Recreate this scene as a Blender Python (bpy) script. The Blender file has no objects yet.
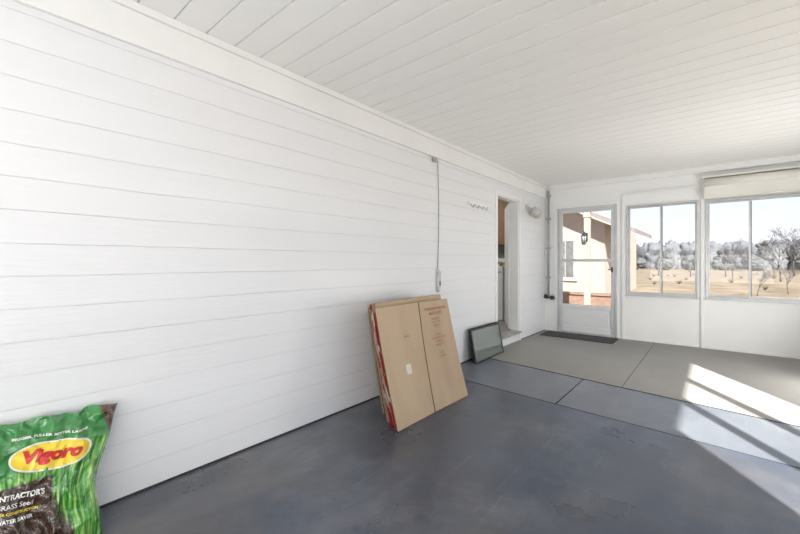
import bpy, bmesh, math, random
from mathutils import Vector, Matrix, noise
random.seed(7)
C = bpy.context.scene.collection

# ------------------------------------------------------------ materials
def mat(name, col, rough=0.6, metal=0.0, col2=None, nscale=8.0, bump=0.0, bscale=40.0,
        stretch=(1,1,1), lo=0.35, hi=0.65, detail=6.0, spec=0.5, emit=None, estr=0.0):
    m = bpy.data.materials.new(name); m.use_nodes = True
    nt = m.node_tree; N = nt.nodes; L = nt.links
    b = N['Principled BSDF']
    b.inputs['Base Color'].default_value = (*col, 1)
    b.inputs['Roughness'].default_value = rough
    b.inputs['Metallic'].default_value = metal
    b.inputs['Specular IOR Level'].default_value = spec
    if emit:
        b.inputs['Emission Color'].default_value = (*emit, 1)
        b.inputs['Emission Strength'].default_value = estr
    tc = N.new('ShaderNodeTexCoord'); mp = N.new('ShaderNodeMapping')
    mp.inputs['Scale'].default_value = stretch
    L.new(tc.outputs['Object'], mp.inputs['Vector'])
    if col2:
        n = N.new('ShaderNodeTexNoise'); n.inputs['Scale'].default_value = nscale
        n.inputs['Detail'].default_value = detail
        r = N.new('ShaderNodeValToRGB')
        r.color_ramp.elements[0].position = lo; r.color_ramp.elements[1].position = hi
        r.color_ramp.elements[0].color = (*col, 1); r.color_ramp.elements[1].color = (*col2, 1)
        L.new(mp.outputs[0], n.inputs['Vector']); L.new(n.outputs['Fac'], r.inputs[0])
        L.new(r.outputs[0], b.inputs['Base Color'])
    if bump:
        n2 = N.new('ShaderNodeTexNoise'); n2.inputs['Scale'].default_value = bscale
        n2.inputs['Detail'].default_value = 5
        bp = N.new('ShaderNodeBump'); bp.inputs['Strength'].default_value = bump
        bp.inputs['Distance'].default_value = 0.01
        L.new(mp.outputs[0], n2.inputs['Vector']); L.new(n2.outputs['Fac'], bp.inputs['Height'])
        L.new(bp.outputs[0], b.inputs['Normal'])
    return m

def glass_mat(name, tint=(0.93,0.96,0.97), gloss=0.03):
    m = bpy.data.materials.new(name); m.use_nodes = True
    nt = m.node_tree; nt.nodes.clear()
    o = nt.nodes.new('ShaderNodeOutputMaterial'); mx = nt.nodes.new('ShaderNodeMixShader')
    t = nt.nodes.new('ShaderNodeBsdfTransparent'); g = nt.nodes.new('ShaderNodeBsdfGlossy')
    t.inputs[0].default_value = (*tint, 1); g.inputs['Roughness'].default_value = 0.02
    mx.inputs[0].default_value = gloss
    nt.links.new(t.outputs[0], mx.inputs[1]); nt.links.new(g.outputs[0], mx.inputs[2])
    nt.links.new(mx.outputs[0], o.inputs[0]); return m

M_SIDING = mat('siding_paint', (0.775,0.778,0.795), 0.34, col2=(0.81,0.812,0.822), nscale=1.2, bump=0.24, bscale=26, stretch=(1,0.22,2.0))
M_GROOVE = mat('siding_groove_grey', (0.60,0.605,0.62), 0.8, col2=(0.76,0.765,0.77), nscale=2.5)  # darker grey on the groove faces so the board lines show
M_CEIL = mat('ceiling_paint', (0.90,0.89,0.865), 0.55, col2=(0.925,0.915,0.89), nscale=1.5, bump=0.08, bscale=30, stretch=(0.2,1,1))
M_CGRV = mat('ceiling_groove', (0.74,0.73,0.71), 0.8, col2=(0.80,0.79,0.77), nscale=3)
M_TRIM = mat('trim_paint', (0.82,0.82,0.81), 0.4, col2=(0.86,0.855,0.845), nscale=3, bump=0.06, bscale=30)
M_PANEL = mat('panel_paint', (0.83,0.83,0.82), 0.42, col2=(0.87,0.87,0.86), nscale=2, bump=0.05)
M_DARKGAP = mat('dark_gap', (0.03,0.03,0.035), 0.9, col2=(0.05,0.05,0.05))
M_ALU = mat('aluminium', (0.54,0.56,0.575), 0.35, 0.3, col2=(0.62,0.64,0.655), nscale=5)
M_KICK = mat('door_kick_panel', (0.72,0.73,0.74), 0.4, 0.0, col2=(0.77,0.78,0.79), nscale=3)
M_VINYL = mat('window_frame_metal', (0.50,0.505,0.51), 0.35, 0.3, col2=(0.58,0.585,0.59), nscale=5)
M_WVINYL = mat('window_vinyl', (0.78,0.78,0.77), 0.4, col2=(0.82,0.82,0.81), nscale=5)
M_GLASS = glass_mat('dimming_window_glass',(0.52,0.52,0.525),0.03)  # tint added to dim the view outside, the glazing itself is plain
M_GLASSC = glass_mat('clear_window_glass')
M_BLACK = mat('black_plastic', (0.02,0.02,0.022), 0.4, col2=(0.04,0.04,0.04))
M_GREY = mat('grey_metal', (0.36,0.37,0.38), 0.45, 0.3, col2=(0.45,0.45,0.45))
M_CORD = mat('dark_cord_rubber', (0.13,0.13,0.13), 0.6, col2=(0.17,0.17,0.17))
M_LGREY = mat('light_grey_plastic', (0.50,0.50,0.50), 0.5, 0.0, col2=(0.58,0.58,0.58))
M_WHITE = mat('white_enamel', (0.84,0.84,0.84), 0.3, col2=(0.88,0.88,0.87))
M_CREAM = mat('cream_vinyl', (0.77,0.75,0.69), 0.55, col2=(0.81,0.79,0.73), nscale=3)
M_BRASS = mat('brass', (0.42,0.27,0.10), 0.35, 0.6, col2=(0.5,0.34,0.14))
M_WOOD = mat('cabinet_oak', (0.21,0.092,0.038), 0.45, col2=(0.31,0.15,0.065), nscale=10, stretch=(6,6,0.8))
M_CARD = mat('cardboard', (0.42,0.305,0.20), 0.85, col2=(0.50,0.375,0.25), nscale=3, bump=0.15, bscale=60, stretch=(1,1,0.2))
M_CARD2 = mat('cardboard_edge', (0.20,0.13,0.08), 0.9, col2=(0.32,0.22,0.14), nscale=60)
M_SEAM = mat('cardboard_seam', (0.13,0.08,0.05), 0.9, col2=(0.20,0.125,0.08), nscale=20)
M_REDP = mat('red_print', (0.33,0.12,0.085), 0.7, col2=(0.37,0.145,0.11))
M_INK = mat('brown_ink', (0.20,0.10,0.07), 0.8, col2=(0.26,0.13,0.09))
M_TAPE = mat('pale_tape', (0.53,0.46,0.36), 0.3, col2=(0.57,0.50,0.40))
M_MAT = mat('doormat_fibre', (0.05,0.05,0.05), 0.95, col2=(0.10,0.10,0.10), nscale=60, bump=0.6, bscale=150)
M_STUCCO = mat('stucco_peach', (0.46,0.38,0.32), 0.9, col2=(0.51,0.43,0.365), nscale=3, bump=0.3, bscale=20)
M_ROOF = mat('roof_shingle', (0.24,0.20,0.18), 0.9, col2=(0.30,0.255,0.23), nscale=6)
M_CONC = mat('patio_concrete', (0.36,0.33,0.30), 0.9, col2=(0.42,0.39,0.35), nscale=4)
M_BRICK = mat('low_wall_brick', (0.27,0.17,0.125), 0.9, col2=(0.35,0.23,0.175), nscale=9)
M_BARK = mat('grey_bark', (0.11,0.10,0.098), 0.95, col2=(0.16,0.15,0.148), nscale=4, spec=.1)
M_EVER = mat('hazed_foliage', (0.12,0.13,0.13), 0.95, col2=(0.17,0.175,0.17), nscale=1.6, spec=.05)  # distance haze is mixed into this foliage colour
M_TWIG = mat('hazed_brush', (0.17,0.178,0.188), 0.95, col2=(0.23,0.235,0.24), nscale=1.1, spec=.05)  # blue-grey air haze painted into the far brush colour
M_SHRUB = mat('dry_shrub', (0.20,0.15,0.10), 0.95, col2=(0.15,0.115,0.08), nscale=3, spec=.1)
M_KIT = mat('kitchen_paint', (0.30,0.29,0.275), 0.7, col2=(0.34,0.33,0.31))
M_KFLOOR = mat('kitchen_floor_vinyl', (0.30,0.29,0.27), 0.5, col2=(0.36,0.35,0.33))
M_FRAMEDK = mat('dark_sash', (0.02,0.022,0.022), 0.35, col2=(0.035,0.04,0.035))
M_WGLS = mat('house_window_glass', (0.14,0.14,0.14), 0.15, col2=(0.20,0.20,0.20))
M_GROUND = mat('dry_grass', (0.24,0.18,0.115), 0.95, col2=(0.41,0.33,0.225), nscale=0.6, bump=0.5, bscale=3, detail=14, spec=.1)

def floor_mat(name, base, light, dust, rough, stain=None, k=1.0, wallx=None):
    m = bpy.data.materials.new(name); m.use_nodes = True
    nt = m.node_tree; N = nt.nodes; L = nt.links; b = N['Principled BSDF']
    tc = N.new('ShaderNodeTexCoord')
    def nz(sc,de,ro,di=0,off=0,st=(1,1,1),rot=0):
        n=N.new('ShaderNodeTexNoise'); n.inputs['Scale'].default_value=sc; n.inputs['Detail'].default_value=de; n.inputs['Roughness'].default_value=ro; n.inputs['Distortion'].default_value=di
        mp=N.new('ShaderNodeMapping'); mp.inputs['Location'].default_value=(off,off,off); mp.inputs['Scale'].default_value=st; mp.inputs['Rotation'].default_value=(0,0,rot); L.new(tc.outputs['Object'],mp.inputs[0]); L.new(mp.outputs[0],n.inputs['Vector']); return n.outputs['Fac']
    def rmp(v,a,c,kk=1.0):
        r=N.new('ShaderNodeMapRange'); L.new(v,r.inputs[0]); r.inputs[1].default_value=a; r.inputs[2].default_value=c; r.inputs[4].default_value=kk; return r.outputs[0]
    def mixc(f,a,c):
        x=N.new('ShaderNodeMix'); x.data_type='RGBA'; L.new(f,x.inputs[0])
        for i,q in ((6,a),(7,c)):
            if isinstance(q,tuple): x.inputs[i].default_value=(*q,1)
            else: L.new(q,x.inputs[i])
        return x.outputs[2]
    def mul(a,c):
        q=N.new('ShaderNodeMath'); q.operation='MULTIPLY'; L.new(a,q.inputs[0]); L.new(c,q.inputs[1]); return q.outputs[0]
    big=nz(1.1,7,.58); med=nz(5,10,.66,0,3); mask=nz(.9,5,.5,0,11)
    scr1=nz(16,6,.7,0,5,(1,.035,1),.7); scr2=nz(16,6,.7,0,9,(1,.035,1),-.5); wipe=nz(2.0,9,.64,.3,15,(1,.45,1),.2)
    c=mixc(rmp(big,.32,.68),base,light)
    if stain: c=mixc(mul(rmp(nz(1.7,8,.60,.3,21),.40,.68,.75),rmp(nz(.8,3,.5,0,31),.35,.60)),c,stain)
    c=mixc(mul(rmp(wipe,.42,.72,.60*k),rmp(mask,.38,.62)),c,dust)
    c=mixc(mul(rmp(med,.46,.72,.34*k),rmp(mask,.32,.60)),c,dust)
    c=mixc(mul(rmp(scr1,.60,.70,.50*k),rmp(mask,.35,.55)),c,dust)
    c=mixc(mul(rmp(scr2,.61,.71,.50*k),rmp(big,.45,.6)),c,dust)
    if wallx is not None:
        sp=N.new('ShaderNodeSeparateXYZ'); L.new(tc.outputs['Object'],sp.inputs[0])
        near=rmp(sp.outputs[0],wallx+.55,wallx,.45)
        c=mixc(mul(near,rmp(wipe,.36,.66)),c,dust)
    L.new(c,b.inputs['Base Color'])
    rr = N.new('ShaderNodeMapRange'); rr.inputs[1].default_value=.3; rr.inputs[2].default_value=.7; rr.inputs[3].default_value=rough-0.05; rr.inputs[4].default_value=rough+0.15
    L.new(big, rr.inputs[0]); L.new(rr.outputs[0], b.inputs['Roughness'])
    return m
M_FLOORB = floor_mat('blue_floor_paint', (0.046,0.058,0.086), (0.078,0.095,0.130), (0.27,0.27,0.28), 0.27, (0.098,0.086,0.078), 1.0, -2.26)
M_FLOORS = floor_mat('blue_grey_floor_paint', (0.13,0.142,0.168), (0.17,0.182,0.208), (0.30,0.30,0.30), 0.30, None, .8)
M_FLOORG = floor_mat('taupe_outdoor_carpet', (0.295,0.283,0.262), (0.34,0.328,0.305), (0.40,0.385,0.36), 0.80, None, .5)

# ------------------------------------------------------------ builders
class B:
    def __init__(s): s.bm = bmesh.new()
    def box(s, lo, hi, mi=0, mtx=None):
        x0,y0,z0 = lo; x1,y1,z1 = hi
        vs = [Vector(p) for p in ((x0,y0,z0),(x1,y0,z0),(x1,y1,z0),(x0,y1,z0),(x0,y0,z1),(x1,y0,z1),(x1,y1,z1),(x0,y1,z1))]
        if mtx: vs = [mtx @ v for v in vs]
        v = [s.bm.verts.new(p) for p in vs]
        for f in ((0,3,2,1),(4,5,6,7),(0,1,5,4),(1,2,6,5),(2,3,7,6),(3,0,4,7)):
            fc = s.bm.faces.new([v[i] for i in f]); fc.material_index = mi
        return s
    def poly(s, pts, mi=0):
        f = s.bm.faces.new([s.bm.verts.new(p) for p in pts]); f.material_index = mi; return s
    def cyl(s, p0, p1, r0, r1=None, seg=16, mi=0, smooth=True):
        p0 = Vector(p0); p1 = Vector(p1); r1 = r0 if r1 is None else r1
        d = (p1-p0).normalized(); a = d.orthogonal().normalized(); b = d.cross(a)
        A=[];Bv=[]
        for i in range(seg):
            t = 2*math.pi*i/seg; o = a*math.cos(t)+b*math.sin(t)
            A.append(s.bm.verts.new(p0+o*r0)); Bv.append(s.bm.verts.new(p1+o*r1))
        for i in range(seg):
            j=(i+1)%seg; f=s.bm.faces.new((A[i],A[j],Bv[j],Bv[i])); f.material_index=mi; f.smooth=smooth
        f=s.bm.faces.new(A[::-1]); f.material_index=mi
        f=s.bm.faces.new(Bv); f.material_index=mi
        return s
    def ball(s, c, r, sc=(1,1,1), mi=0, seg=16):
        m = Matrix.Translation(c) @ Matrix.Diagonal((*sc,1))
        res = bmesh.ops.create_uvsphere(s.bm, u_segments=seg, v_segments=seg//2, radius=r, matrix=m)
        for v in res['verts']:
            for f in v.link_faces: f.material_index=mi; f.smooth=True
        return s
    def tube(s, pts, r, seg=8, mi=0):
        for a,b in zip(pts[:-1], pts[1:]): s.cyl(a,b,r,seg=seg,mi=mi)
        return s
    def done(s, name, mats, parent=None, bevel=0.0, recalc=True, **props):
        if recalc: bmesh.ops.recalc_face_normals(s.bm, faces=s.bm.faces)
        me = bpy.data.meshes.new(name); s.bm.to_mesh(me); s.bm.free()
        for m in (mats if isinstance(mats,(list,tuple)) else [mats]): me.materials.append(m)
        o = bpy.data.objects.new(name, me); C.objects.link(o)
        if bevel:
            md = o.modifiers.new('bevel','BEVEL'); md.width=bevel; md.segments=2; md.limit_method='ANGLE'
        if parent: o.parent = parent
        for k,v in props.items(): o[k]=v
        return o
def S(): return dict(kind='structure')

def text_mesh(body, size, fn, m, name='printed_text', parent=None, bold=0.0, xs=1.0, cuts=0, shear=0.0):
    cu = bpy.data.curves.new('t','FONT'); cu.body=body; cu.size=size; cu.align_x='CENTER'; cu.align_y='CENTER'
    cu.offset=bold; cu.resolution_u=3; cu.shear=shear
    to = bpy.data.objects.new('t',cu); C.objects.link(to)
    bpy.context.view_layer.update()
    dg = bpy.context.evaluated_depsgraph_get()
    me = bpy.data.meshes.new_from_object(to.evaluated_get(dg))
    bpy.data.objects.remove(to)
    bm = bmesh.new(); bm.from_mesh(me)
    if cuts:
        for _ in range(cuts):
            e=[x for x in bm.edges if x.calc_length()>size*0.2]
            if e: bmesh.ops.subdivide_edges(bm, edges=e, cuts=1)
            bmesh.ops.triangulate(bm, faces=bm.faces)
    for v in bm.verts: v.co = fn(v.co.x*xs, v.co.y)
    bm.to_mesh(me); bm.free(); me.name=name
    me.materials.clear(); me.materials.append(m)
    o = bpy.data.objects.new(name, me); C.objects.link(o)
    if parent: o.parent=parent
    return o

CH=1.18
XW=-2.26; YF=6.60; XR=1.35; YB=-2.6; ZC=2.48
DY0,DY1,DZ0,DZ1 = 4.725,5.465,0.15,2.10

# ------------------------------------------------------------ room shell
b = B(); e=0.140
def strip(y0,y1,z0,z1):
    ny = max(2,int((y1-y0)/0.05)); zs=[]
    k=0; z=0.0
    while z < 2.6:
        zs.append((k,z)); z+=e; k+=1
    def wob(k,y):
        return 0.0038*noise.noise(Vector((y*2.3,k*7.1,0)))+0.0022*noise.noise(Vector((y*11,k*3.7,4)))
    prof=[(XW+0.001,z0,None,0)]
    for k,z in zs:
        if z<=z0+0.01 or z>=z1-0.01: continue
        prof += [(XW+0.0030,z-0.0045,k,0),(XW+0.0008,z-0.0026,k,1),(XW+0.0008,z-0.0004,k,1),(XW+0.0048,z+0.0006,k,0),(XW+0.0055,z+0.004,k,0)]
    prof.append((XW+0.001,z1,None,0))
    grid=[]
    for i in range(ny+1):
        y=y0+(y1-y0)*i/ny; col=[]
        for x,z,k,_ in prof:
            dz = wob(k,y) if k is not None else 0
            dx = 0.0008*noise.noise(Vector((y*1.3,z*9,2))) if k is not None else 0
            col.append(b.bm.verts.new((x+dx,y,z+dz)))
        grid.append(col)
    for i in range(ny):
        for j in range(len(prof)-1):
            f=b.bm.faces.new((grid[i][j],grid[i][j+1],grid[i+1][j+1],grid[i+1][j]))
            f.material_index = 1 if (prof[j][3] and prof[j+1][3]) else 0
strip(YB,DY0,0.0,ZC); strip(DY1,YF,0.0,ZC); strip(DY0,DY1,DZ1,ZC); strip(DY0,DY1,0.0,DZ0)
for (a,c,z0,z1) in ((YB,DY0,0,ZC),(DY1,YF+0.12,0,ZC),(DY0,DY1,DZ1,ZC),(DY0,DY1,-0.02,DZ0-0.02)):
    b.box((XW-0.12,a,z0),(XW-0.012,c,z1))
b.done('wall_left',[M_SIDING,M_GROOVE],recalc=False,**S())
b=B().box((XW-0.012,YB,2.275),(XW+0.026,YF,ZC)); b.box((XW+0.026,YB,2.44),(XW+0.046,YF,ZC))
b.done('trim_1',M_TRIM,bevel=0.003,**S())
b=B().box((XW-0.002,YB,0.001),(XW+0.010,DY0-0.08,0.010)).box((XW-0.002,DY1+0.08,0.001),(XW+0.010,YF,0.010))
b.done('gap_strip_left',M_DARKGAP,**S())  # dark strip added to draw the gap line, not a baseboard

# ceiling boards run across the room
b=B(); bw=0.165; y=YB-0.1; cols=[]
while y<YF+0.2:
    cols += [(y,ZC,0),(y+bw-0.010,ZC,0),(y+bw-0.0075,ZC+0.006,1),(y+bw-0.0025,ZC+0.006,1)]
    y+=bw
for p,q in zip(cols[:-1],cols[1:]):
    m = 1 if (p[2] or q[2]) else 0
    b.poly([(XW-0.12,p[0],p[1]),(XW-0.12,q[0],q[1]),(XR+0.1,q[0],q[1]),(XR+0.1,p[0],p[1])],m)
bmesh.ops.remove_doubles(b.bm,verts=b.bm.verts,dist=1e-5)
b.box((XW-0.12,YB-0.3,ZC+0.02),(XR+0.45,YF+0.35,ZC+0.14))
b.done('ceiling',[M_CEIL,M_CGRV],recalc=False,**S())

# floor slabs
b=B()
def slab(pts,mi,zt=0.0):
    top=[b.bm.verts.new((x,y,zt)) for x,y in pts]; bot=[b.bm.verts.new((x,y,-0.12)) for x,y in pts]
    f=b.bm.faces.new(top); f.material_index=mi
    n=len(pts)
    for i in range(n):
        j=(i+1)%n; f=b.bm.faces.new((top[i],bot[i],bot[j],top[j])); f.material_index=3
g=0.005
def ys(x): return 3.316+(x-XW)*-0.075
def yg(x): return 4.24+(x-XW)*-0.127
XL=XW-0.01; J1=-1.015; J2=-.67; XE=XR+.1
slab([(XL,YB),(XE,YB),(XE,ys(XE)-g*2),(XL,ys(XL)-g*2)],0)
slab([(XL,ys(XL)+g),(J1-g,ys(J1)+g),(J1-g,yg(J1)-g),(XL,yg(XL)-g)],1,-0.001)
slab([(J1+g,ys(J1)+g),(XE,ys(XE)+g),(XE,yg(XE)-g),(J1+g,yg(J1)-g)],1,-0.001)
slab([(XL,yg(XL)),(J2-.002,yg(J2)),(J2-.002,YF+.1),(XL,YF+.1)],2,0.004)
slab([(J2+.002,yg(J2)),(XE,yg(XE)),(XE,YF+.1),(J2+.002,YF+.1)],2,0.004)
b.box((XL,YB,-0.13),(XE,YF+0.1,-0.014),3)
b.done('floor',[M_FLOORB,M_FLOORS,M_FLOORG,M_DARKGAP],**S())

# far wall
SDX0,SDX1,SDZ=-2.06,-1.16,2.08
W=[(-1.035,-0.170,0.685,2.035),(-0.100,0.84,0.685,2.02)]
b=B()
def fw(x0,x1,z0,z1,y0=YF,y1=YF+0.12): b.box((x0,y0,z0),(x1,y1,z1))
fw(XW,SDX0,0,ZC); fw(SDX0,SDX1,SDZ,ZC); fw(SDX1,W[0][0],0,ZC)
fw(W[0][0],W[0][1],0,W[0][2]); fw(W[0][0],W[0][1],W[0][3],ZC); fw(W[0][1],W[1][0],0,ZC)
fw(W[1][0],W[1][1],0,W[1][2]); fw(W[1][0],W[1][1],W[1][3],ZC); fw(W[1][1],XR+.1,0,ZC)
b.done('wall_far',M_PANEL,**S())
b=B().box((-1.095,YF-0.022,0),(-1.06,YF,2.22)).box((-0.150,YF-0.022,0),(-0.120,YF,2.22)).box((0.87,YF-0.022,0),(0.91,YF,2.3))
b.box((-1.09,YF-0.03,2.20),(-.13,YF,2.225)); b.box((XW+0.1,YF-0.045,2.40),(XR,YF,ZC))
b.box((SDX1,YF-0.016,0),(SDX1+0.03,YF,SDZ+0.04)).box((SDX0-0.035,YF-0.016,0),(SDX0,YF,SDZ+0.04)).box((SDX0-0.035,YF-0.018,SDZ),(SDX1+0.03,YF,SDZ+0.045))
b.done('trim_2',M_TRIM,bevel=0.003,**S())
B().box((SDX1+0.03,YF-0.012,0.004),(XR,YF,0.035)).done('baseboard_far',M_TRIM,bevel=0.002,**S())

def slider(name, x0,x1,z0,z1, ypl, xm):
    f=0.024
    b=B()
    for lo,hi in (((x0,ypl-.015,z0),(x0+f,ypl+.09,z1)),((x1-f,ypl-.015,z0),(x1,ypl+.09,z1)),((x0+f,ypl-.015,z0),(x1-f,ypl+.09,z0+f)),((x0+f,ypl-.015,z1-f),(x1-f,ypl+.09,z1))): b.box(lo,hi)
    b.box((x0-0.015,ypl-0.035,z0-0.016),(x1+0.015,ypl-0.0,z0))
    fr=b.done(name,M_VINYL,bevel=0.003,**S())
    for k,(a,c,yy) in enumerate(((x0+f,xm+0.015,ypl+0.045),(xm-0.015,x1-f,ypl+0.02))):
        s=0.020; b=B(); A=z0+f; D=z1-f
        b.box((a,yy,A),(a+s,yy+.02,D)).box((c-s,yy,A),(c,yy+.02,D)).box((a+s,yy,A),(c-s,yy+.02,A+s)).box((a+s,yy,D-s),(c-s,yy+.02,D))
        b.done('sash',M_VINYL,parent=fr,bevel=0.002)
        B().poly([(a+s,yy+.01,A+s),(c-s,yy+.01,A+s),(c-s,yy+.01,D-s),(a+s,yy+.01,D-s)]).done('glass_pane',M_GLASS,parent=fr)
    return fr
slider('window_1',*W[0],YF,-0.60); slider('window_2',*W[1],YF,0.35)

# storm door
b=B(); y0=YF+0.005;y1=YF+0.045
x0,x1=SDX0+0.03,SDX1-0.03; st=0.055
b.box((SDX0,YF-.01,0),(x0-0.004,YF+.07,SDZ)).box((x1+0.004,YF-.01,0),(SDX1,YF+.07,SDZ)).box((x0,YF-.01,SDZ-0.035),(x1,YF+.07,SDZ)).box((x0,YF-0.02,0.0),(x1,YF+.07,0.03))
fr=b.done('door_2',M_ALU,bevel=0.003,**S())
b=B(); zt=SDZ-0.04
b.box((x0,y0,0.035),(x0+st,y1,zt)).box((x1-st,y0,0.035),(x1,y1,zt)).box((x0+st,y0,zt-0.045),(x1-st,y1,zt)).box((x0+st,y0,1.185),(x1-st,y1,1.23)).box((x0+st,y0,0.42),(x1-st,y1,0.48),1).box((x0+st,y0,0.035),(x1-st,y1,0.12),1).box((x0+st,y0+.015,0.12),(x1-st,y1-.01,0.42),1)
b.box((x0+st+.03,y0+.008,0.15),(x1-st-.03,y1-.01,0.39),1)
b.done('door_leaf',[M_ALU,M_KICK],parent=fr,bevel=0.003)
for za,zb in ((1.23,zt-.045),(.48,1.185)):
    B().poly([(x0+st,y0+.02,za),(x1-st,y0+.02,za),(x1-st,y0+.02,zb),(x0+st,y0+.02,zb)]).done('glass_pane',M_GLASS,parent=fr)
B().box((x1-0.050,y0-.012,1.02),(x1-0.025,y0,1.10)).cyl((x1-0.037,y0-.01,1.06),(x1-0.037,y0-.05,1.06),0.007).box((x1-0.085,y0-.055,1.054),(x1-0.03,y0-.045,1.068)).done('handle',M_BLACK,parent=fr,bevel=0.002,label='black latch handle')

# right wall with three-panel slider, back wall
PAN=[(0.92,1.60),(1.69,2.32),(2.42,3.20)]
WY0,WY1=PAN[0][0]-.05,PAN[-1][1]+.05; WT=2.20
b=B()
b.box((XR,YB,0),(XR+.08,WY0,ZC)).box((XR,WY1,0),(XR+.08,YF+.12,ZC)).box((XR,WY0,0),(XR+.08,WY1,0.4)).box((XR,WY0,WT),(XR+.08,WY1,ZC))
b.done('wall_right',M_PANEL,**S())
b=B()
edges=[WY0]+[v for p in PAN for v in p]+[WY1]
for k in range(0,len(edges),2): b.box((XR,edges[k],0.4),(XR+.05,edges[k+1],WT))
for a,c in PAN: b.box((XR,a,0.4),(XR+.05,c,0.43)).box((XR,a,WT-.03),(XR+.05,c,WT))
w3=b.done('window_3',M_WVINYL,**S())
for a,c in PAN: B().poly([(XR+.03,a,.43),(XR+.03,c,.43),(XR+.03,c,WT-.03),(XR+.03,a,WT-.03)]).done('glass_pane',M_GLASSC,parent=w3)
B().box((XW-.12,YB-.12,0),(XR+.12,YB,ZC)).done('wall_back',M_PANEL,**S())

# ------------------------------------------------------------ kitchen doorway
b=B(); cw=0.05
b.box((XW-.01,DY0-cw,0.0),(XW+.018,DY0,DZ1+cw)).box((XW-.01,DY1,0.0),(XW+.018,DY1+cw,DZ1+cw)).box((XW-.01,DY0,DZ1),(XW+.018,DY1,DZ1+cw))
b.box((XW-.12,DY0-.001,DZ0),(XW-.0,DY0+.018,DZ1)).box((XW-.12,DY1-.018,DZ0),(XW-.0,DY1+.001,DZ1)).box((XW-.12,DY0,DZ1-.018),(XW,DY1,DZ1+.001))
b.done('trim_3',M_TRIM,bevel=0.003,**S())
B().box((XW-.12,DY0,DZ0-.03),(XW+.045,DY1,DZ0)).done('trim_4',M_GREY,bevel=0.004,**S())
hx,hy=XW-.135,5.455; ex,ey=hx-.345,hy+.62
d=Vector((ex-hx,ey-hy,0)); Ld=d.length; ang=math.atan2(d.y,d.x)
mt=Matrix.Translation((hx,hy,0))@Matrix.Rotation(ang,4,'Z')
b=B().box((0,-.02,DZ0+.01),(Ld,.02,DZ1-.02),mtx=mt)
for (u0,u1,z0,z1) in ((.08,.32,.3,.85),(.38,.62,.3,.85),(.08,.32,1.0,1.95),(.38,.62,1.0,1.95)):
    b.box((u0,-.026,z0),(u1,.026,z1),mtx=mt)
dr=b.done('door_1',M_WHITE,bevel=0.004,**S())
kc=mt@Vector((Ld-.06,0,1.15)); kn=(mt.to_3x3()@Vector((0,1,0)))
b=B()
for sg in (1,-1):
    b.cyl(kc+kn*.026*sg,kc+kn*.06*sg,.012).ball(kc+kn*.075*sg,.036)
    b.cyl(kc+kn*.026*sg,kc+kn*.032*sg,.034)
b.done('knob',M_BRASS,parent=dr,label='brass knob')
KY=7.6
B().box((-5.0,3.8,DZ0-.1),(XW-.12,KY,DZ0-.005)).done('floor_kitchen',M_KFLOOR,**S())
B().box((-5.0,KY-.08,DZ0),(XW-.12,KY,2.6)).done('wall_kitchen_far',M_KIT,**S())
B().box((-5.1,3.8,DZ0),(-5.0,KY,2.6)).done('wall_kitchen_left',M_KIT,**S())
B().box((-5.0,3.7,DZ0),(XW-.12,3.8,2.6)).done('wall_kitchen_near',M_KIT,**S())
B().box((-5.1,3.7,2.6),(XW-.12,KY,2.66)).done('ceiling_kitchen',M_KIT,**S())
B().box((XW-.14,YF+.12,-.1),(XW-.02,KY,2.62)).done('wall_kitchen_right',M_STUCCO,**S())
wy=6.22
b=B().box((-3.60,wy,DZ0),(-2.86,wy+.66,DZ0+.94)); b.box((-3.60,wy+.54,DZ0+.94),(-2.86,wy+.66,DZ0+1.10))
ws=b.done('washing_machine',M_WHITE,bevel=.015,label='white top-loading washing machine below the oak cabinet',category='washing machine')
B().box((-3.55,wy+.05,DZ0+.94),(-2.91,wy+.52,DZ0+.955)).done('lid',M_WHITE,parent=ws,bevel=.005)
B().box((-3.57,wy-.008,DZ0+.84),(-2.89,wy,DZ0+.860)).done('seam',M_GREY,parent=ws)
B().cyl((-3.20,wy+.54,DZ0+1.02),(-3.20,wy+.51,DZ0+1.02),.035).done('dial',M_GREY,parent=ws)
b=B().box((-3.75,6.62,1.50),(-2.80,6.97,2.58)); cb=b.done('wall_cabinet',M_WOOD,bevel=.004,label='dark oak wall cabinet with panel doors',category='cabinet')
B().box((-5.0,6.98,DZ0),(XW-.12,7.06,2.6)).done('wall_kitchen_partition',M_KIT,**S())
for a in (-3.73,-3.27):
    b=B().box((a,6.60,1.51),(a+.44,6.62,2.56)).box((a+.06,6.592,1.58),(a+.38,6.60,2.49))
    dd=b.done('cabinet_door',M_WOOD,parent=cb,bevel=.005)
    B().ball((a+.40,6.59,1.60),.014).done('knob',M_BRASS,parent=dd)

# ------------------------------------------------------------ things on the walls
yc=3.30
root=B().box((XW+.01,yc-.11,2.22),(XW+.045,yc-.05,2.268)).box((XW+.030,yc-.13,2.235),(XW+.05,yc-.11,2.26)).done('hanging_outlet_cord',M_GREY,bevel=.004,label='thin dark electrical cord hanging on siding with a small plug end',category='electrical cord')
pts=[(XW+.03,yc-.05,2.245),(XW+.03,yc-.02,2.235)]+[(XW+.012,yc+.018*math.sin(i*.20)-.002,2.22-i*.07) for i in range(17)]
B().tube(pts,.0028).done('cord',M_CORD,parent=root)
B().box((XW+.007,yc-.022,.90),(XW+.040,yc+.022,1.08)).cyl((XW+.024,yc,.90),(XW+.024,yc,.86),.018,.012).cyl((XW+.024,yc,1.08),(XW+.018,yc,1.11),.014,.006).done('outlet_box',M_LGREY,parent=root,bevel=.008)
B().box((XW+.040,yc-.014,.93),(XW+.042,yc+.014,.98)).done('socket_face',M_CORD,parent=root)
root=B().box((XW+.007,3.93,1.865),(XW+.022,4.36,1.90)).done('hook_rail',M_WHITE,bevel=.003,label='white painted coat hook rail mounted on siding',category='hook rail')
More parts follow.
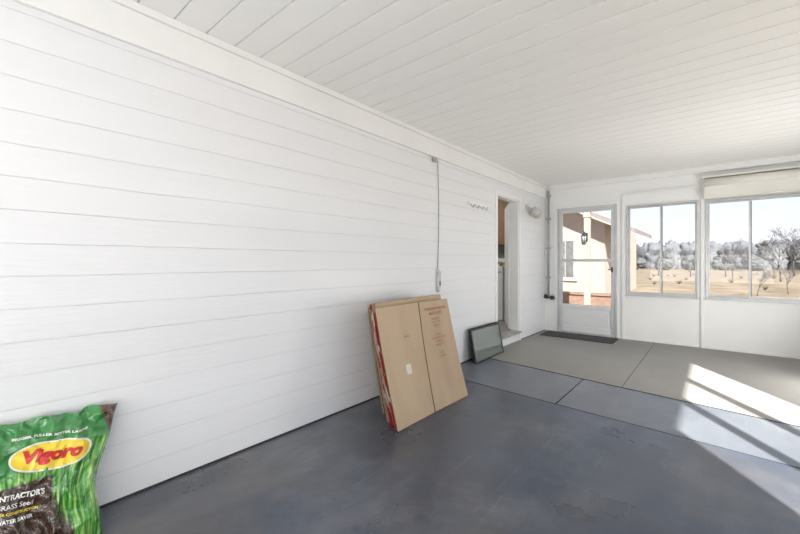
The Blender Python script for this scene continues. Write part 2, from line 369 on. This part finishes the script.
for i in range(4):
    y=3.98+i*.11
    B().tube([(XW+.020,y,1.88),(XW+.05,y,1.84),(XW+.065,y,1.83),(XW+.07,y,1.855)],.006).ball((XW+.07,y,1.86),.009).done('hook',M_LGREY,parent=root)
root=B().cyl((XW+.007,5.76,2.03),(XW+.030,5.76,2.03),.05).done('wall_lamp',M_LGREY,label='small grey outdoor lamp with round head on siding',category='wall lamp')
B().tube([(XW+.03,5.76,2.03),(XW+.07,5.80,2.01),(XW+.09,5.84,1.98)],.012).done('arm',M_LGREY,parent=root)
B().cyl((XW+.08,5.82,2.02),(XW+.12,5.88,1.94),.04,.085,seg=24).done('lamp_shade',M_LGREY,parent=root)
B().ball((XW+.12,5.885,1.935),.075).done('bulb',mat('lamp_lens',(0.45,0.41,0.31),.3,col2=(.5,.46,.36)),parent=root)
b=B().cyl((XW+.07,YF-.03,.60),(XW+.07,YF-.03,2.40),.018)
for z in (.9,1.4,1.9,2.3): b.box((XW+.035,YF-.055,z),(XW+.105,YF-.005,z+.03))
root=b.done('corner_pipe',M_GREY,label='grey vertical pipe in the corner beside the storm door',category='pipe')
B().cyl((XW+.03,YF-.05,.575),(XW+.18,YF-.05,.575),.018).cyl((XW+.02,YF-.05,.56),(XW+.04,YF-.05,.62),.03).box((XW+.12,YF-.08,.54),(XW+.16,YF-.03,.61)).done('valve',M_BLACK,parent=root,label='black valve')
root=B().box((-.13,YF-.10,2.31),(.90,YF-.024,2.335)).box((-.13,YF-.10,2.035),(-.115,YF-.024,2.31)).box((.885,YF-.10,2.035),(.90,YF-.024,2.31)).box((-.115,YF-.045,2.04),(.885,YF-.024,2.31)).done('roller_shade',M_CREAM,bevel=.003,label='cream rolled-up window shade above the slider window',category='window shade')
B().cyl((-.113,YF-.085,2.24),(.883,YF-.085,2.24),.055,seg=28).box((-.11,YF-.11,2.05),(.88,YF-.102,2.24)).done('fabric_roll',M_CREAM,parent=root)
B().box((-.11,YF-.12,2.03),(.88,YF-.092,2.055)).done('bottom_rail',M_CREAM,parent=root,bevel=.004)
b=B().box((-2.16,6.06,.005),(-1.12,6.50,.018)); b.box((-2.13,6.09,.018),(-1.15,6.47,.022))
b.done('doormat',M_MAT,bevel=.003,label='dark ribbed doormat in front of the storm door',category='doormat')

# ------------------------------------------------------------ loose sashes
M_PANE = mat('grey_green_glass',(0.13,0.16,0.148),.02,col2=(.135,.165,.153),nscale=1.0,spec=1.0)
M_PANE.node_tree.nodes['Principled BSDF'].inputs['Coat Weight'].default_value=1.0
M_PANE.node_tree.nodes['Principled BSDF'].inputs['Coat Roughness'].default_value=.01
def pane(y0,y1,xb,xt,h,lab):
    u=Vector((0,1,0)); v=Vector((xt-xb,0,h)); L=v.length; v.normalize(); n=u.cross(v)
    mt=Matrix((( u.x,v.x,n.x,xb),(u.y,v.y,n.y,y0),(u.z,v.z,n.z,0.006),(0,0,0,1)))
    w=y1-y0; f=.015; b=B()
    b.box((0,0,0),(f,L,.018),mtx=mt).box((w-f,0,0),(w,L,.018),mtx=mt).box((f,0,0),(w-f,f,.018),mtx=mt).box((f,L-f,0),(w-f,L,.018),mtx=mt)
    r=b.done('window_sash',M_FRAMEDK,bevel=.002,label=lab,category='window sash',group='loose window sashes beside the doorway')
    B().box((f,f,.006),(w-f,L-f,.011),mtx=mt).done('glass_pane',M_PANE,parent=r)
pane(3.90,4.65,-2.175,-2.225,.385,'dark-framed loose window sash leaning against siding')
pane(3.87,4.61,-2.120,-2.190,.375,'dark-framed greenish glass sash at the front of the pair')

# ------------------------------------------------------------ cardboard
def sheet(y0,y1,xb,xt,h,th=.007,fold=None,mats=None,lab='',skew=0.0,twist=0.0,fskew=0.0,rise=0.0):
    b=B()
    ys_=[y0,y1] if fold is None else [y0,fold-.006,fold,fold+.006,y1]
    cols=[]
    for i,y in enumerate(ys_):
        dx = -.012 if (fold is not None and i==2) else 0
        if i==len(ys_)-1: dx+=twist
        hh = h+rise*(y-y0)/(y1-y0)
        col=[]
        fs = fskew if (fold is not None and 0<i<4) else 0
        for k in range(9):
            t=k/8; bow=.010*math.sin(t*math.pi)
            x=xb+(xt-xb)*t+dx-bow; z=.004+hh*t; yy=y+(skew+fs)*t
            col.append((b.bm.verts.new((x,yy,z)),b.bm.verts.new((x-th,yy,z-th*.25+.002))))
        cols.append(col)
    for ci,(a,c) in enumerate(zip(cols[:-1],cols[1:])):
        for k in range(8):
            f=b.bm.faces.new((a[k][0],c[k][0],c[k+1][0],a[k+1][0]))
            if fold is not None and ci in (1,2): f.material_index=2
            b.bm.faces.new((a[k][1],a[k+1][1],c[k+1][1],c[k][1]))
        for k in (0,8):
            f=b.bm.faces.new((a[k][0],a[k][1],c[k][1],c[k][0])); f.material_index=1
    for c in (cols[0],cols[-1]):
        for k in range(8):
            f=b.bm.faces.new((c[k][0],c[k+1][0],c[k+1][1],c[k][1])); f.material_index=1
    return b.done('flattened_carton',mats,label=lab,category='cardboard box',group='flattened cartons leaning on the wall')
XBf,XTf,Hf=-1.68,-1.90,.838
front=sheet(1.98,2.92,XBf,XTf,Hf,fold=2.43,fskew=.07,twist=.012,mats=[M_CARD,M_CARD2,M_SEAM],lab='brown flattened carton with red printing, front of the stack')
def onfront(yc,zc,off=.003):
    def fn(x,y):
        Y=yc+x; Z=zc+y; t=Z/Hf
        tw=.012*max(0,(Y-2.46)/.46)
        return Vector((XBf+(XTf-XBf)*t-.010*math.sin(t*math.pi)+off+tw,Y,Z))
    return fn
text_mesh('PREMIUM MOVING BOX',.029,onfront(2.715,.775),M_REDP,parent=front,bold=.0006,cuts=1)
text_mesh('HEAVY DUTY',.031,onfront(2.70,.735),M_REDP,parent=front,bold=.0008,cuts=1)
for k,(s,z) in enumerate((('THIS SIDE UP',.69),('18 x 18 x 16 IN',.662),('KEEP DRY',.634),('FRAGILE',.56),('HANDLE WITH CARE',.532),('RECYCLE',.504),('MADE IN USA',.476),('32 ECT',.41),('65 LB MAX',.382))):
    text_mesh(s,.020,onfront(2.69,z),M_REDP,parent=front,bold=.0004,cuts=1)
text_mesh('LARGE',.022,onfront(2.27,.60),M_INK,parent=front,bold=.0002,cuts=1)
def patch(y0,y1,z0,z1,m,nm,n=4,off=.003):
    fn=onfront(0,0,off); b=B()
    for i in range(n):
        a=z0+(z1-z0)*i/n; c=z0+(z1-z0)*(i+1)/n
        b.poly([fn(y0,a),fn(y1,a),fn(y1,c),fn(y0,c)])
    b.done(nm,m,parent=front)
patch(2.20,2.26,.33,.40,M_TAPE,'tape_patch')
M_CARDR=mat('cardboard_red_edge',(0.34,.03,.025),.7,col2=(.60,.55,.48),nscale=6,stretch=(1,1,1.2),lo=.53,hi=.55)
M_CARDRF=mat('cardboard_red_face',(0.34,.035,.03),.7,col2=(.60,.54,.46),nscale=5,stretch=(1,4,1.2),lo=.53,hi=.55)
M_CARDK=mat('cardboard_dark_edge',(0.05,.035,.03),.7,col2=(.22,.14,.09),nscale=4,stretch=(1,1,.6),lo=.50,hi=.55)
spec=[(.030,-.004,2.80,.800,-.01,'R','R',.00),(.062,.030,2.90,.862,.012,'K','C',.02),(.096,.018,2.84,.79,0,'R','R',.03),(.132,.06,2.95,.855,.01,'C','C',.03),
      (.168,.05,2.84,.80,-.01,'K','C',.05),(.204,.09,2.90,.835,0,'R','R',.05),(.240,.12,2.86,.80,0,'C','C',.06),(.276,.14,2.88,.78,0,'K','C',.07),(.310,.15,2.92,.80,0,'C','C',.08)]
for dk,yo,yb,h,rise,em,fm,sk in spec:
    E={'R':M_CARDR,'K':M_CARDK,'C':M_CARD2}[em]; Fm=M_CARDRF if fm=='R' else M_CARD
    sheet(y0=1.99+yo,y1=yb,xb=XBf-dk*.93,xt=XTf-dk*1.0,h=h,th=.006,skew=sk,rise=rise,mats=[Fm,E],
          lab={'R':'flattened carton with red and white printing inside the stack','K':'flattened carton with dark printed edge inside the stack','C':'plain brown flattened carton inside the stack'}[em])

# ------------------------------------------------------------ seed bag
BH=.525
def bag_mid(s,t):
    y0=.075-.055*t*t; y1=.395+.018*(1-t)**4+.125*t**2.2+.008*math.sin(t*11)
    y=y0+(y1-y0)*s
    z=BH*t-.020*(t**4)*s + .009*math.sin(s*17)*(t**6)
    x=-2.035-.17*t
    return Vector((x,y,z))
def ridg(v): return 1-abs(noise.noise(v))*2
def bag_th(s,t):
    q=max(0,1-abs(2*s-1)**3.2)**.6
    p=min(1,.45+t*3.2)*max(0,1-t**3.2)**.8
    w=.085*q*p+.003
    w+=.014*q*noise.noise(Vector((s*5,t*5,1.3)))
    away=min(1,.3+abs(t-.70)*3+abs(s-.5)*1.6)
    cr=.028*(ridg(Vector((s*4+t*3,t*4-s*2,6)))-.6)+.018*(ridg(Vector((s*9-t*4,t*8+s*3,2)))-.6)+.005*noise.noise(Vector((s*18,t*15,3)))
    w+=cr*q*away
    return max(.002,w)
def bag_wr(s,t): return .022*(t**4)*math.sin(s*24+2*math.sin(s*9)+t*4)
def bag_front(s,t,off=0.0):
    return bag_mid(s,t)+Vector((.94,0,.3))*(bag_th(s,t)*.85+off)+Vector((bag_wr(s,t),0,0))
def bag_back(s,t):
    p=bag_mid(s,t)-Vector((.94,0,.3))*bag_th(s,t)*.35+Vector((bag_wr(s,t)-.003,0,0)); p.z=max(p.z,.002); p.x=max(p.x,XW+.012); return p
M_BAG=bpy.data.materials.new('seed_bag_print'); M_BAG.use_nodes=True
nt=M_BAG.node_tree;N=nt.nodes;Lk=nt.links;bs=N['Principled BSDF']; bs.inputs['Roughness'].default_value=.14
bs.inputs['Coat Weight'].default_value=1.0; bs.inputs['Coat Roughness'].default_value=.05
uv=N.new('ShaderNodeUVMap'); sp=N.new('ShaderNodeSeparateXYZ'); Lk.new(uv.outputs[0],sp.inputs[0])
def gnoise(rot,sx_,sy_):
    mp=N.new('ShaderNodeMapping'); mp.inputs['Rotation'].default_value=(0,0,rot); mp.inputs['Scale'].default_value=(sx_,sy_,1); Lk.new(uv.outputs[0],mp.inputs[0])
    gn=N.new('ShaderNodeTexNoise'); gn.inputs['Scale'].default_value=1.0; gn.inputs['Detail'].default_value=4; gn.inputs['Distortion'].default_value=.25; Lk.new(mp.outputs[0],gn.inputs['Vector']); return gn.outputs['Fac']
def math_(op,a,b=None,c=None):
    n=N.new('ShaderNodeMath'); n.operation=op
    for i,q in enumerate((a,b,c)):
        if q is None: continue
        if isinstance(q,(int,float)): n.inputs[i].default_value=q
        else: Lk.new(q,n.inputs[i])
    return n.outputs[0]
g1=gnoise(-.55,36,3.2); g2=gnoise(.35,32,3.0)
gsum=math_('MAXIMUM',g1,g2)
gr=N.new('ShaderNodeValToRGB'); cr=gr.color_ramp; cr.elements[0].position=.42; cr.elements[0].color=(.015,.12,.02,1); cr.elements[1].position=.70; cr.elements[1].color=(.48,.70,.18,1)
e2=cr.elements.new(.55); e2.color=(.07,.34,.045,1); Lk.new(gsum,gr.inputs[0])
def ramp(v,a,c):
    n=N.new('ShaderNodeMapRange'); Lk.new(v,n.inputs[0]); n.inputs[1].default_value=a; n.inputs[2].default_value=c; return n.outputs[0]
def mixc(f,a,c):
    n=N.new('ShaderNodeMix'); n.data_type='RGBA'; Lk.new(f,n.inputs[0])
    for i,q in ((6,a),(7,c)):
        if isinstance(q,tuple): n.inputs[i].default_value=q
        else: Lk.new(q,n.inputs[i])
    return n.outputs[2]
Sx,Ty=sp.outputs[0],sp.outputs[1]
topm=ramp(math_('ADD',Ty,math_('MULTIPLY',Sx,-.16)),.56,.64)
c1=mixc(topm,gr.outputs[0],(.03,.23,.045,1))
edge=math_('ADD',math_('ADD',Sx,math_('MULTIPLY',Ty,.40)),math_('MULTIPLY',g1,.22))
bm1=ramp(edge,.88,.84); bm2=ramp(Ty,.57,.55); brm=math_('MULTIPLY',bm1,bm2)
n5=N.new('ShaderNodeTexNoise'); n5.inputs['Scale'].default_value=90; Lk.new(uv.outputs[0],n5.inputs['Vector'])
br=N.new('ShaderNodeValToRGB'); br.color_ramp.elements[0].color=(.035,.018,.011,1); br.color_ramp.elements[1].color=(.085,.042,.025,1); br.color_ramp.elements[0].position=.42; br.color_ramp.elements[1].position=.7; Lk.new(n5.outputs['Fac'],br.inputs[0])
c2=mixc(brm,c1,br.outputs[0])
tipm=ramp(math_('ADD',Sx,math_('MULTIPLY',Ty,.6)),1.43,1.45)
c3=mixc(tipm,c2,(.10,.045,.02,1)); Lk.new(c3,bs.inputs['Base Color'])
bpn=N.new('ShaderNodeBump'); bpn.inputs['Strength'].default_value=.8; bpn.inputs['Distance'].default_value=.015
n6=N.new('ShaderNodeTexNoise'); n6.inputs['Scale'].default_value=9; n6.inputs['Distortion'].default_value=1.8; n6.inputs['Detail'].default_value=4; Lk.new(uv.outputs[0],n6.inputs['Vector']); Lk.new(n6.outputs['Fac'],bpn.inputs['Height']); Lk.new(bpn.outputs[0],bs.inputs['Normal']); Lk.new(bpn.outputs[0],bs.inputs['Coat Normal'])
bm=bmesh.new(); uvl=bm.loops.layers.uv.new('UVMap'); NS,NT=90,110
F=[[bm.verts.new(bag_front(i/NS,j/NT)) for j in range(NT+1)] for i in range(NS+1)]
K=[[bm.verts.new(bag_back(i/NS,j/NT)) for j in range(NT+1)] for i in range(NS+1)]
def q(vs,uvs):
    f=bm.faces.new(vs); f.smooth=True
    for l,u in zip(f.loops,uvs): l[uvl].uv=u
for i in range(NS):
    for j in range(NT):
        u=[(i/NS,j/NT),((i+1)/NS,j/NT),((i+1)/NS,(j+1)/NT),(i/NS,(j+1)/NT)]
        q((F[i][j],F[i+1][j],F[i+1][j+1],F[i][j+1]),u)
        q((K[i][j],K[i][j+1],K[i+1][j+1],K[i+1][j]),[u[0],u[3],u[2],u[1]])
for i in range(NS):
    for j in (0,NT):
        u=[(i/NS,j/NT)]*2+[((i+1)/NS,j/NT)]*2; q((F[i][j],K[i][j],K[i+1][j],F[i+1][j]),u)
for j in range(NT):
    for i in (0,NS):
        u=[(i/NS,j/NT)]*2+[(i/NS,(j+1)/NT)]*2; q((F[i][j],K[i][j],K[i][j+1],F[i][j+1]),u)
bmesh.ops.recalc_face_normals(bm,faces=bm.faces)
me=bpy.data.meshes.new('seed_bag'); bm.to_mesh(me); bm.free(); me.materials.append(M_BAG)
bag=bpy.data.objects.new('seed_bag',me); C.objects.link(bag)
bag['label']='green and brown plastic grass seed bag with yellow oval logo'; bag['category']='seed bag'
BWd=.36; RT=.14
def onbag(sc,tc_,off=.003):
    def fn(x,y):
        X=x*math.cos(RT)+y*math.sin(RT); Y=-x*math.sin(RT)+y*math.cos(RT)
        return bag_front(min(.99,max(.01,sc+X/BWd)),min(.99,max(.01,tc_+Y/BH)),off)
    return fn
M_YEL=mat('logo_yellow',(.82,.60,.04),.3,col2=(.86,.66,.06)); M_RED=mat('logo_red',(.52,.012,.018),.3,col2=(.56,.016,.02)); M_WHT=mat('print_white',(.78,.78,.74),.4,col2=(.82,.82,.78))
LS=.53
def ellipse(a,c,off,m,nm):
    bm=bmesh.new(); fn=onbag(LS,.70,off); rings=16; seg=56
    cen=bm.verts.new(fn(0,0)); prev=None
    for r in range(1,rings+1):
        ring=[]
        for i in range(seg):
            th=2*math.pi*i/seg; k=r/rings
            ct,st_=math.cos(th),math.sin(th); ex=.85
            ring.append(bm.verts.new(fn(a*k*math.copysign(abs(ct)**ex,ct),c*k*math.copysign(abs(st_)**ex,st_))))
        for i in range(seg):
            j=(i+1)%seg
            if prev is None: bm.faces.new((cen,ring[i],ring[j]))
            else: bm.faces.new((prev[i],ring[i],ring[j],prev[j]))
        prev=ring
    me=bpy.data.meshes.new(nm); bm.to_mesh(me); bm.free(); me.materials.append(m)
    o=bpy.data.objects.new(nm,me); C.objects.link(o); o.parent=bag
ellipse(.112,.054,.003,M_WHT,'logo_border'); ellipse(.106,.048,.0045,M_YEL,'logo_oval')
text_mesh('Vigoro',.060,onbag(LS,.705,.007),M_RED,'logo_lettering',bag,bold=.0036,cuts=3,shear=.1,xs=.98)
text_mesh('BIGGER, FULLER, BETTER LAWNS',.0130,onbag(.52,.850,.006),M_WHT,parent=bag,bold=.0005,cuts=1)
text_mesh("CONTRACTOR'S",.024,onbag(.27,.490,.006),M_WHT,parent=bag,bold=.0008,cuts=2,xs=.88)
text_mesh('GRASS Seed',.022,onbag(.25,.435,.007),M_WHT,parent=bag,bold=.0003,cuts=2,xs=.95)
text_mesh('FOR CONSTRUCTION',.012,onbag(.27,.390,.006),M_YEL,parent=bag,bold=.0004,cuts=1)
text_mesh('WATER SAVER',.018,onbag(.24,.345,.006),M_WHT,parent=bag,bold=.0007,cuts=2,xs=.9)

# ------------------------------------------------------------ outside
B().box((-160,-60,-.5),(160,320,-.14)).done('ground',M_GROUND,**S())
B().box((-7,KY+.03,-.139),(1.0,10.2,-.03)).done('patio',M_CONC,label='pale concrete patio outside the storm door',category='patio')
GY=15.0; gx=-2.00; slope=.50
b=B()
apx=-7.0; eh=2.14; wx=-3.02
ah=eh+(gx-apx)*slope
wall=[(apx*2-wx,GY,-.14),(wx,GY,-.14),(wx,GY,eh+(gx-wx)*slope-.08),(apx,GY,ah-.08),(apx*2-wx,GY,eh+(gx-wx)*slope-.08)]
b.poly(wall); b.poly([(p[0],GY+7,p[2]) for p in wall][::-1])
b.poly([(wx,GY,-.14),(wx,GY+7,-.14),(wx,GY+7,wall[2][2]),(wx,GY,wall[2][2])])
root=b.done('neighbouring_house',M_STUCCO,label='pale peach stucco house wing with a gable roof',category='house')
b=B()
for sx in (1,-1):
    xe=gx if sx==1 else 2*apx-gx
    pts=[(xe,GY-.7,eh),(xe,GY+3.5,eh),(apx,GY+3.5,ah),(apx,GY-.7,ah)]
    up=[(p[0],p[1],p[2]+.14) for p in pts]
    vs=[b.bm.verts.new(p) for p in pts+up]
    for f in ((0,1,2,3),(4,7,6,5),(0,4,5,1),(1,5,6,2),(2,6,7,3),(3,7,4,0)): b.bm.faces.new([vs[i] for i in f])
b.done('roof',M_ROOF,parent=root)
M_PALE=mat('pale_window_trim',(0.46,0.43,0.40),.6,col2=(.50,.47,.44))
B().box((-4.70,GY-.05,.55),(-4.00,GY+.02,2.05)).box((-4.78,GY-.08,.47),(-3.92,GY,.55)).done('house_window',M_PALE,parent=root)
B().box((-4.64,GY-.07,.62),(-4.37,GY-.05,1.98)).box((-4.33,GY-.07,.62),(-4.06,GY-.05,1.98)).done('window_glass',M_WGLS,parent=root)
b=B().box((-6.3,12.1,-.14),(-1.95,12.35,.20)); b.box((-6.35,12.05,.20),(-1.9,12.4,.26)); b.done('low_garden_wall',M_BRICK,label='low red-brown masonry wall beside the patio',category='garden wall')
PX=-2.56; PY=10.6
b=B().box((PX-.07,PY,-.14),(PX+.07,PY+.14,2.50)); b.box((PX-.09,PY-.02,2.34),(PX+.09,PY+.16,2.40)); b.box((-7,PY+.0,2.50),(PX+.2,PY+.14,2.62))
b.done('porch_post',M_STUCCO,bevel=.01,label='slim peach porch post and beam carrying a lantern',category='porch post')
lx=PX-.03; ly=PY-.14; k=.8; lz=1.78
def LZ(z): return lz+(z-1.79)*k
root=B().box((PX-.03,PY-.03,LZ(1.72)),(PX+.03,PY,LZ(1.98))).tube([(PX,PY-.02,LZ(1.93)),(lx,ly,LZ(2.03)),(lx,ly,LZ(1.96))],.010).done('wall_lantern',M_BLACK,label='black iron lantern mounted on the porch post',category='lantern')
b=B().cyl((lx,ly,LZ(1.98)),(lx,ly,LZ(1.89)),.015,.10*k,seg=6,smooth=False).cyl((lx,ly,LZ(1.63)),(lx,ly,LZ(1.60)),.06*k,.06*k,seg=6)
for i in range(6):
    t=i*math.pi/3; b.cyl((lx+.06*k*math.cos(t),ly+.06*k*math.sin(t),LZ(1.63)),(lx+.085*k*math.cos(t),ly+.085*k*math.sin(t),LZ(1.89)),.007,seg=6)
b.done('cage',M_BLACK,parent=root)
B().cyl((lx,ly,LZ(1.64)),(lx,ly,LZ(1.88)),.05*k,.07*k,seg=12).done('lantern_glass',M_GREY,parent=root)

def tree(x,y,h,seed,spread=.55,levels=5):
    rnd=random.Random(seed); b=B()
    def grow(p,d,l,r,lv):
        q0=p
        for s in range(2):
            d=(d+Vector((rnd.uniform(-.16,.16),rnd.uniform(-.16,.16),rnd.uniform(-.02,.12)))).normalized()
            q1=q0+d*l/2; b.cyl(q0,q1,r*(1-.25*s),r*(1-.25*(s+1)),seg=5 if lv<3 else 3); q0=q1
        if lv<levels:
            n=rnd.choice((3,3,4)) if lv>0 else 4
            for _ in range(n):
                a=rnd.uniform(0,6.28); nd=(d+Vector((math.cos(a),math.sin(a),rnd.uniform(-.1,.5)))*spread*rnd.uniform(.8,1.5)).normalized()
                grow(q0,nd,l*rnd.uniform(.6,.85),r*.6,lv+1)
    grow(Vector((x,y,-.15)),Vector((0,0,1)),h*.24,h*.014,0)
    b.done('bare_tree',M_BARK,recalc=False,label='leafless grey winter tree in dry grass',category='tree',group='bare winter trees')
for i,(x,y,h,sp_) in enumerate(((.9,33,3.2,.7),(3.4,36,4.0,.7),(5.6,50,6.0,.65),(-4.6,50,3.8,.7),(-8.0,57,4.4,.65),(1.5,56,4.8,.65),(-2.6,62,4.4,.65),(8.6,60,6.0,.6),(-.9,45,3.0,.75),(1.25,20,1.5,.8),(2.3,22,1.7,.8))):
    tree(x,y,h,11+i,sp_)
def clump(x,y,z,r,sc,b,seed,amp=1):
    res=bmesh.ops.create_icosphere(b.bm,subdivisions=4,radius=r,matrix=Matrix.Translation((x,y,z))@Matrix.Diagonal((*sc,1)))
    for v in res['verts']:
        c=Vector((x,y,z)); dd=v.co-c; v.co=c+dd*(1+amp*(.24*noise.noise(v.co*1.1+Vector((seed,0,0)))+.20*noise.noise(v.co*3.6)+.14*noise.noise(v.co*8)))
        for f in v.link_faces: f.smooth=True
rnd=random.Random(3)
b=B()
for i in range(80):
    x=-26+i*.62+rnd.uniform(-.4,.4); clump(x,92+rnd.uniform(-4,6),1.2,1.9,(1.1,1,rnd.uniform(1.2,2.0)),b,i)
b.done('brush_treeline',M_TWIG,kind='stuff',label='winter brush along the field edge, haze put into its blue-grey colour',category='treeline')
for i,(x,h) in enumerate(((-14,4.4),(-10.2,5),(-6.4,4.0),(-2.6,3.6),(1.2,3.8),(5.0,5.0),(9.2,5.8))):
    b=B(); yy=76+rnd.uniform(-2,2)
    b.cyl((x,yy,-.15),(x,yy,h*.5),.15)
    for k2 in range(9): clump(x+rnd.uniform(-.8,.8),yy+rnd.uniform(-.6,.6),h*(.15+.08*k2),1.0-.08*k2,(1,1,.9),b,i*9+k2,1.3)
    b.done('evergreen_tree',M_EVER,label='haze-tinted juniper tree at the field edge',category='tree',group='junipers at the field edge')
placed=[(1.25,20),(2.3,22)]
while len(placed)<22:
    yy=rnd.uniform(18,50); x=yy*rnd.uniform(-.17,.14); r=rnd.uniform(.10,.20)
    if any((x-a)**2+(yy-c)**2<2.2 for a,c in placed) or (x<-1 and yy<23): continue
    placed.append((x,yy))
    b=B()
    for k2 in range(26):
        a=rnd.uniform(0,6.28); t=rnd.uniform(.2,.9)
        b.cyl((x,yy,-.15),(x+math.cos(a)*r*t*2.2,yy+math.sin(a)*r*t*2.2,-.14+r*rnd.uniform(1,2)),.010,.004,seg=4)
    b.done('dry_shrub',M_SHRUB,recalc=False,label='low dry tan shrub in the field',category='shrub',group='dry shrubs in the field')
for i,x in enumerate((-6.5,-4.1,-1.7,.7,3.1,5.5)):
    B().cyl((x,43,-.15),(x,43,1.1),.05,.04,seg=8).done('fence_post',M_BARK,label='weathered wooden fence post in the field',category='fence post',group='fence posts')

# ------------------------------------------------------------ light
w=bpy.data.worlds.new('world'); bpy.context.scene.world=w; w.use_nodes=True
nt=w.node_tree; bg=nt.nodes['Background']
tc=nt.nodes.new('ShaderNodeTexCoord'); sx=nt.nodes.new('ShaderNodeSeparateXYZ'); rp=nt.nodes.new('ShaderNodeValToRGB')
nt.links.new(tc.outputs['Generated'],sx.inputs[0]); nt.links.new(sx.outputs['Z'],rp.inputs[0])
cr=rp.color_ramp; cr.elements[0].position=0; cr.elements[0].color=(.91,.925,.95,1); cr.elements[1].position=.6; cr.elements[1].color=(.42,.56,.85,1)
x=cr.elements.new(.18); x.color=(.80,.875,.96,1)
nt.links.new(rp.outputs[0],bg.inputs[0]); bg.inputs[1].default_value=2.2
el=math.radians(35)
sd=Vector((-.56*math.cos(el),.83*math.cos(el),-math.sin(el)))
l=bpy.data.lights.new('sun','SUN'); l.energy=20; l.angle=math.radians(.8); l.color=(1,.965,.91)
o=bpy.data.objects.new('sun',l); C.objects.link(o); o.rotation_euler=sd.to_track_quat('-Z','Y').to_euler(); o.location=(3,-4,6)
def area(loc,dirv,sx_,sy_,en,col):  # off-frame fill lights added to brighten the room, no windows behind them
    l=bpy.data.lights.new('fill_light','AREA'); l.shape='RECTANGLE'; l.size=sx_; l.size_y=sy_; l.energy=en; l.color=col
    o=bpy.data.objects.new('fill_light',l); C.objects.link(o); o.location=loc
    o.rotation_euler=Vector(dirv).to_track_quat('-Z','Z' if abs(dirv[2])<.9 else 'Y').to_euler()
area((XR-.25,-.7,1.25),(-1,0,.45),2.2,1.3,24,(.96,.97,1))
area((XR-.15,4.9,.85),(-1,0,.50),2.9,1.2,78,(1,.985,.95))
area((-.2,YB+.25,1.1),(0,1,.80),3.0,1.4,100,(1,.985,.97))
l=bpy.data.lights.new('kitchen_lamp','POINT'); l.energy=46; l.color=(1,.98,.95); l.shadow_soft_size=.25
o=bpy.data.objects.new('kitchen_lamp',l); C.objects.link(o); o.location=(-4.1,5.2,2.2)

# ------------------------------------------------------------ camera
cam=bpy.data.cameras.new('camera'); cam.sensor_width=36; cam.lens=16.875; cam.shift_y=-.00625; cam.clip_start=.02; cam.clip_end=600
co=bpy.data.objects.new('camera',cam); C.objects.link(co); co.location=(0,0,CH); co.rotation_euler=(math.radians(90),0,math.radians(40.03))
bpy.context.scene.camera=co
bpy.context.scene.view_settings.view_transform='Standard'
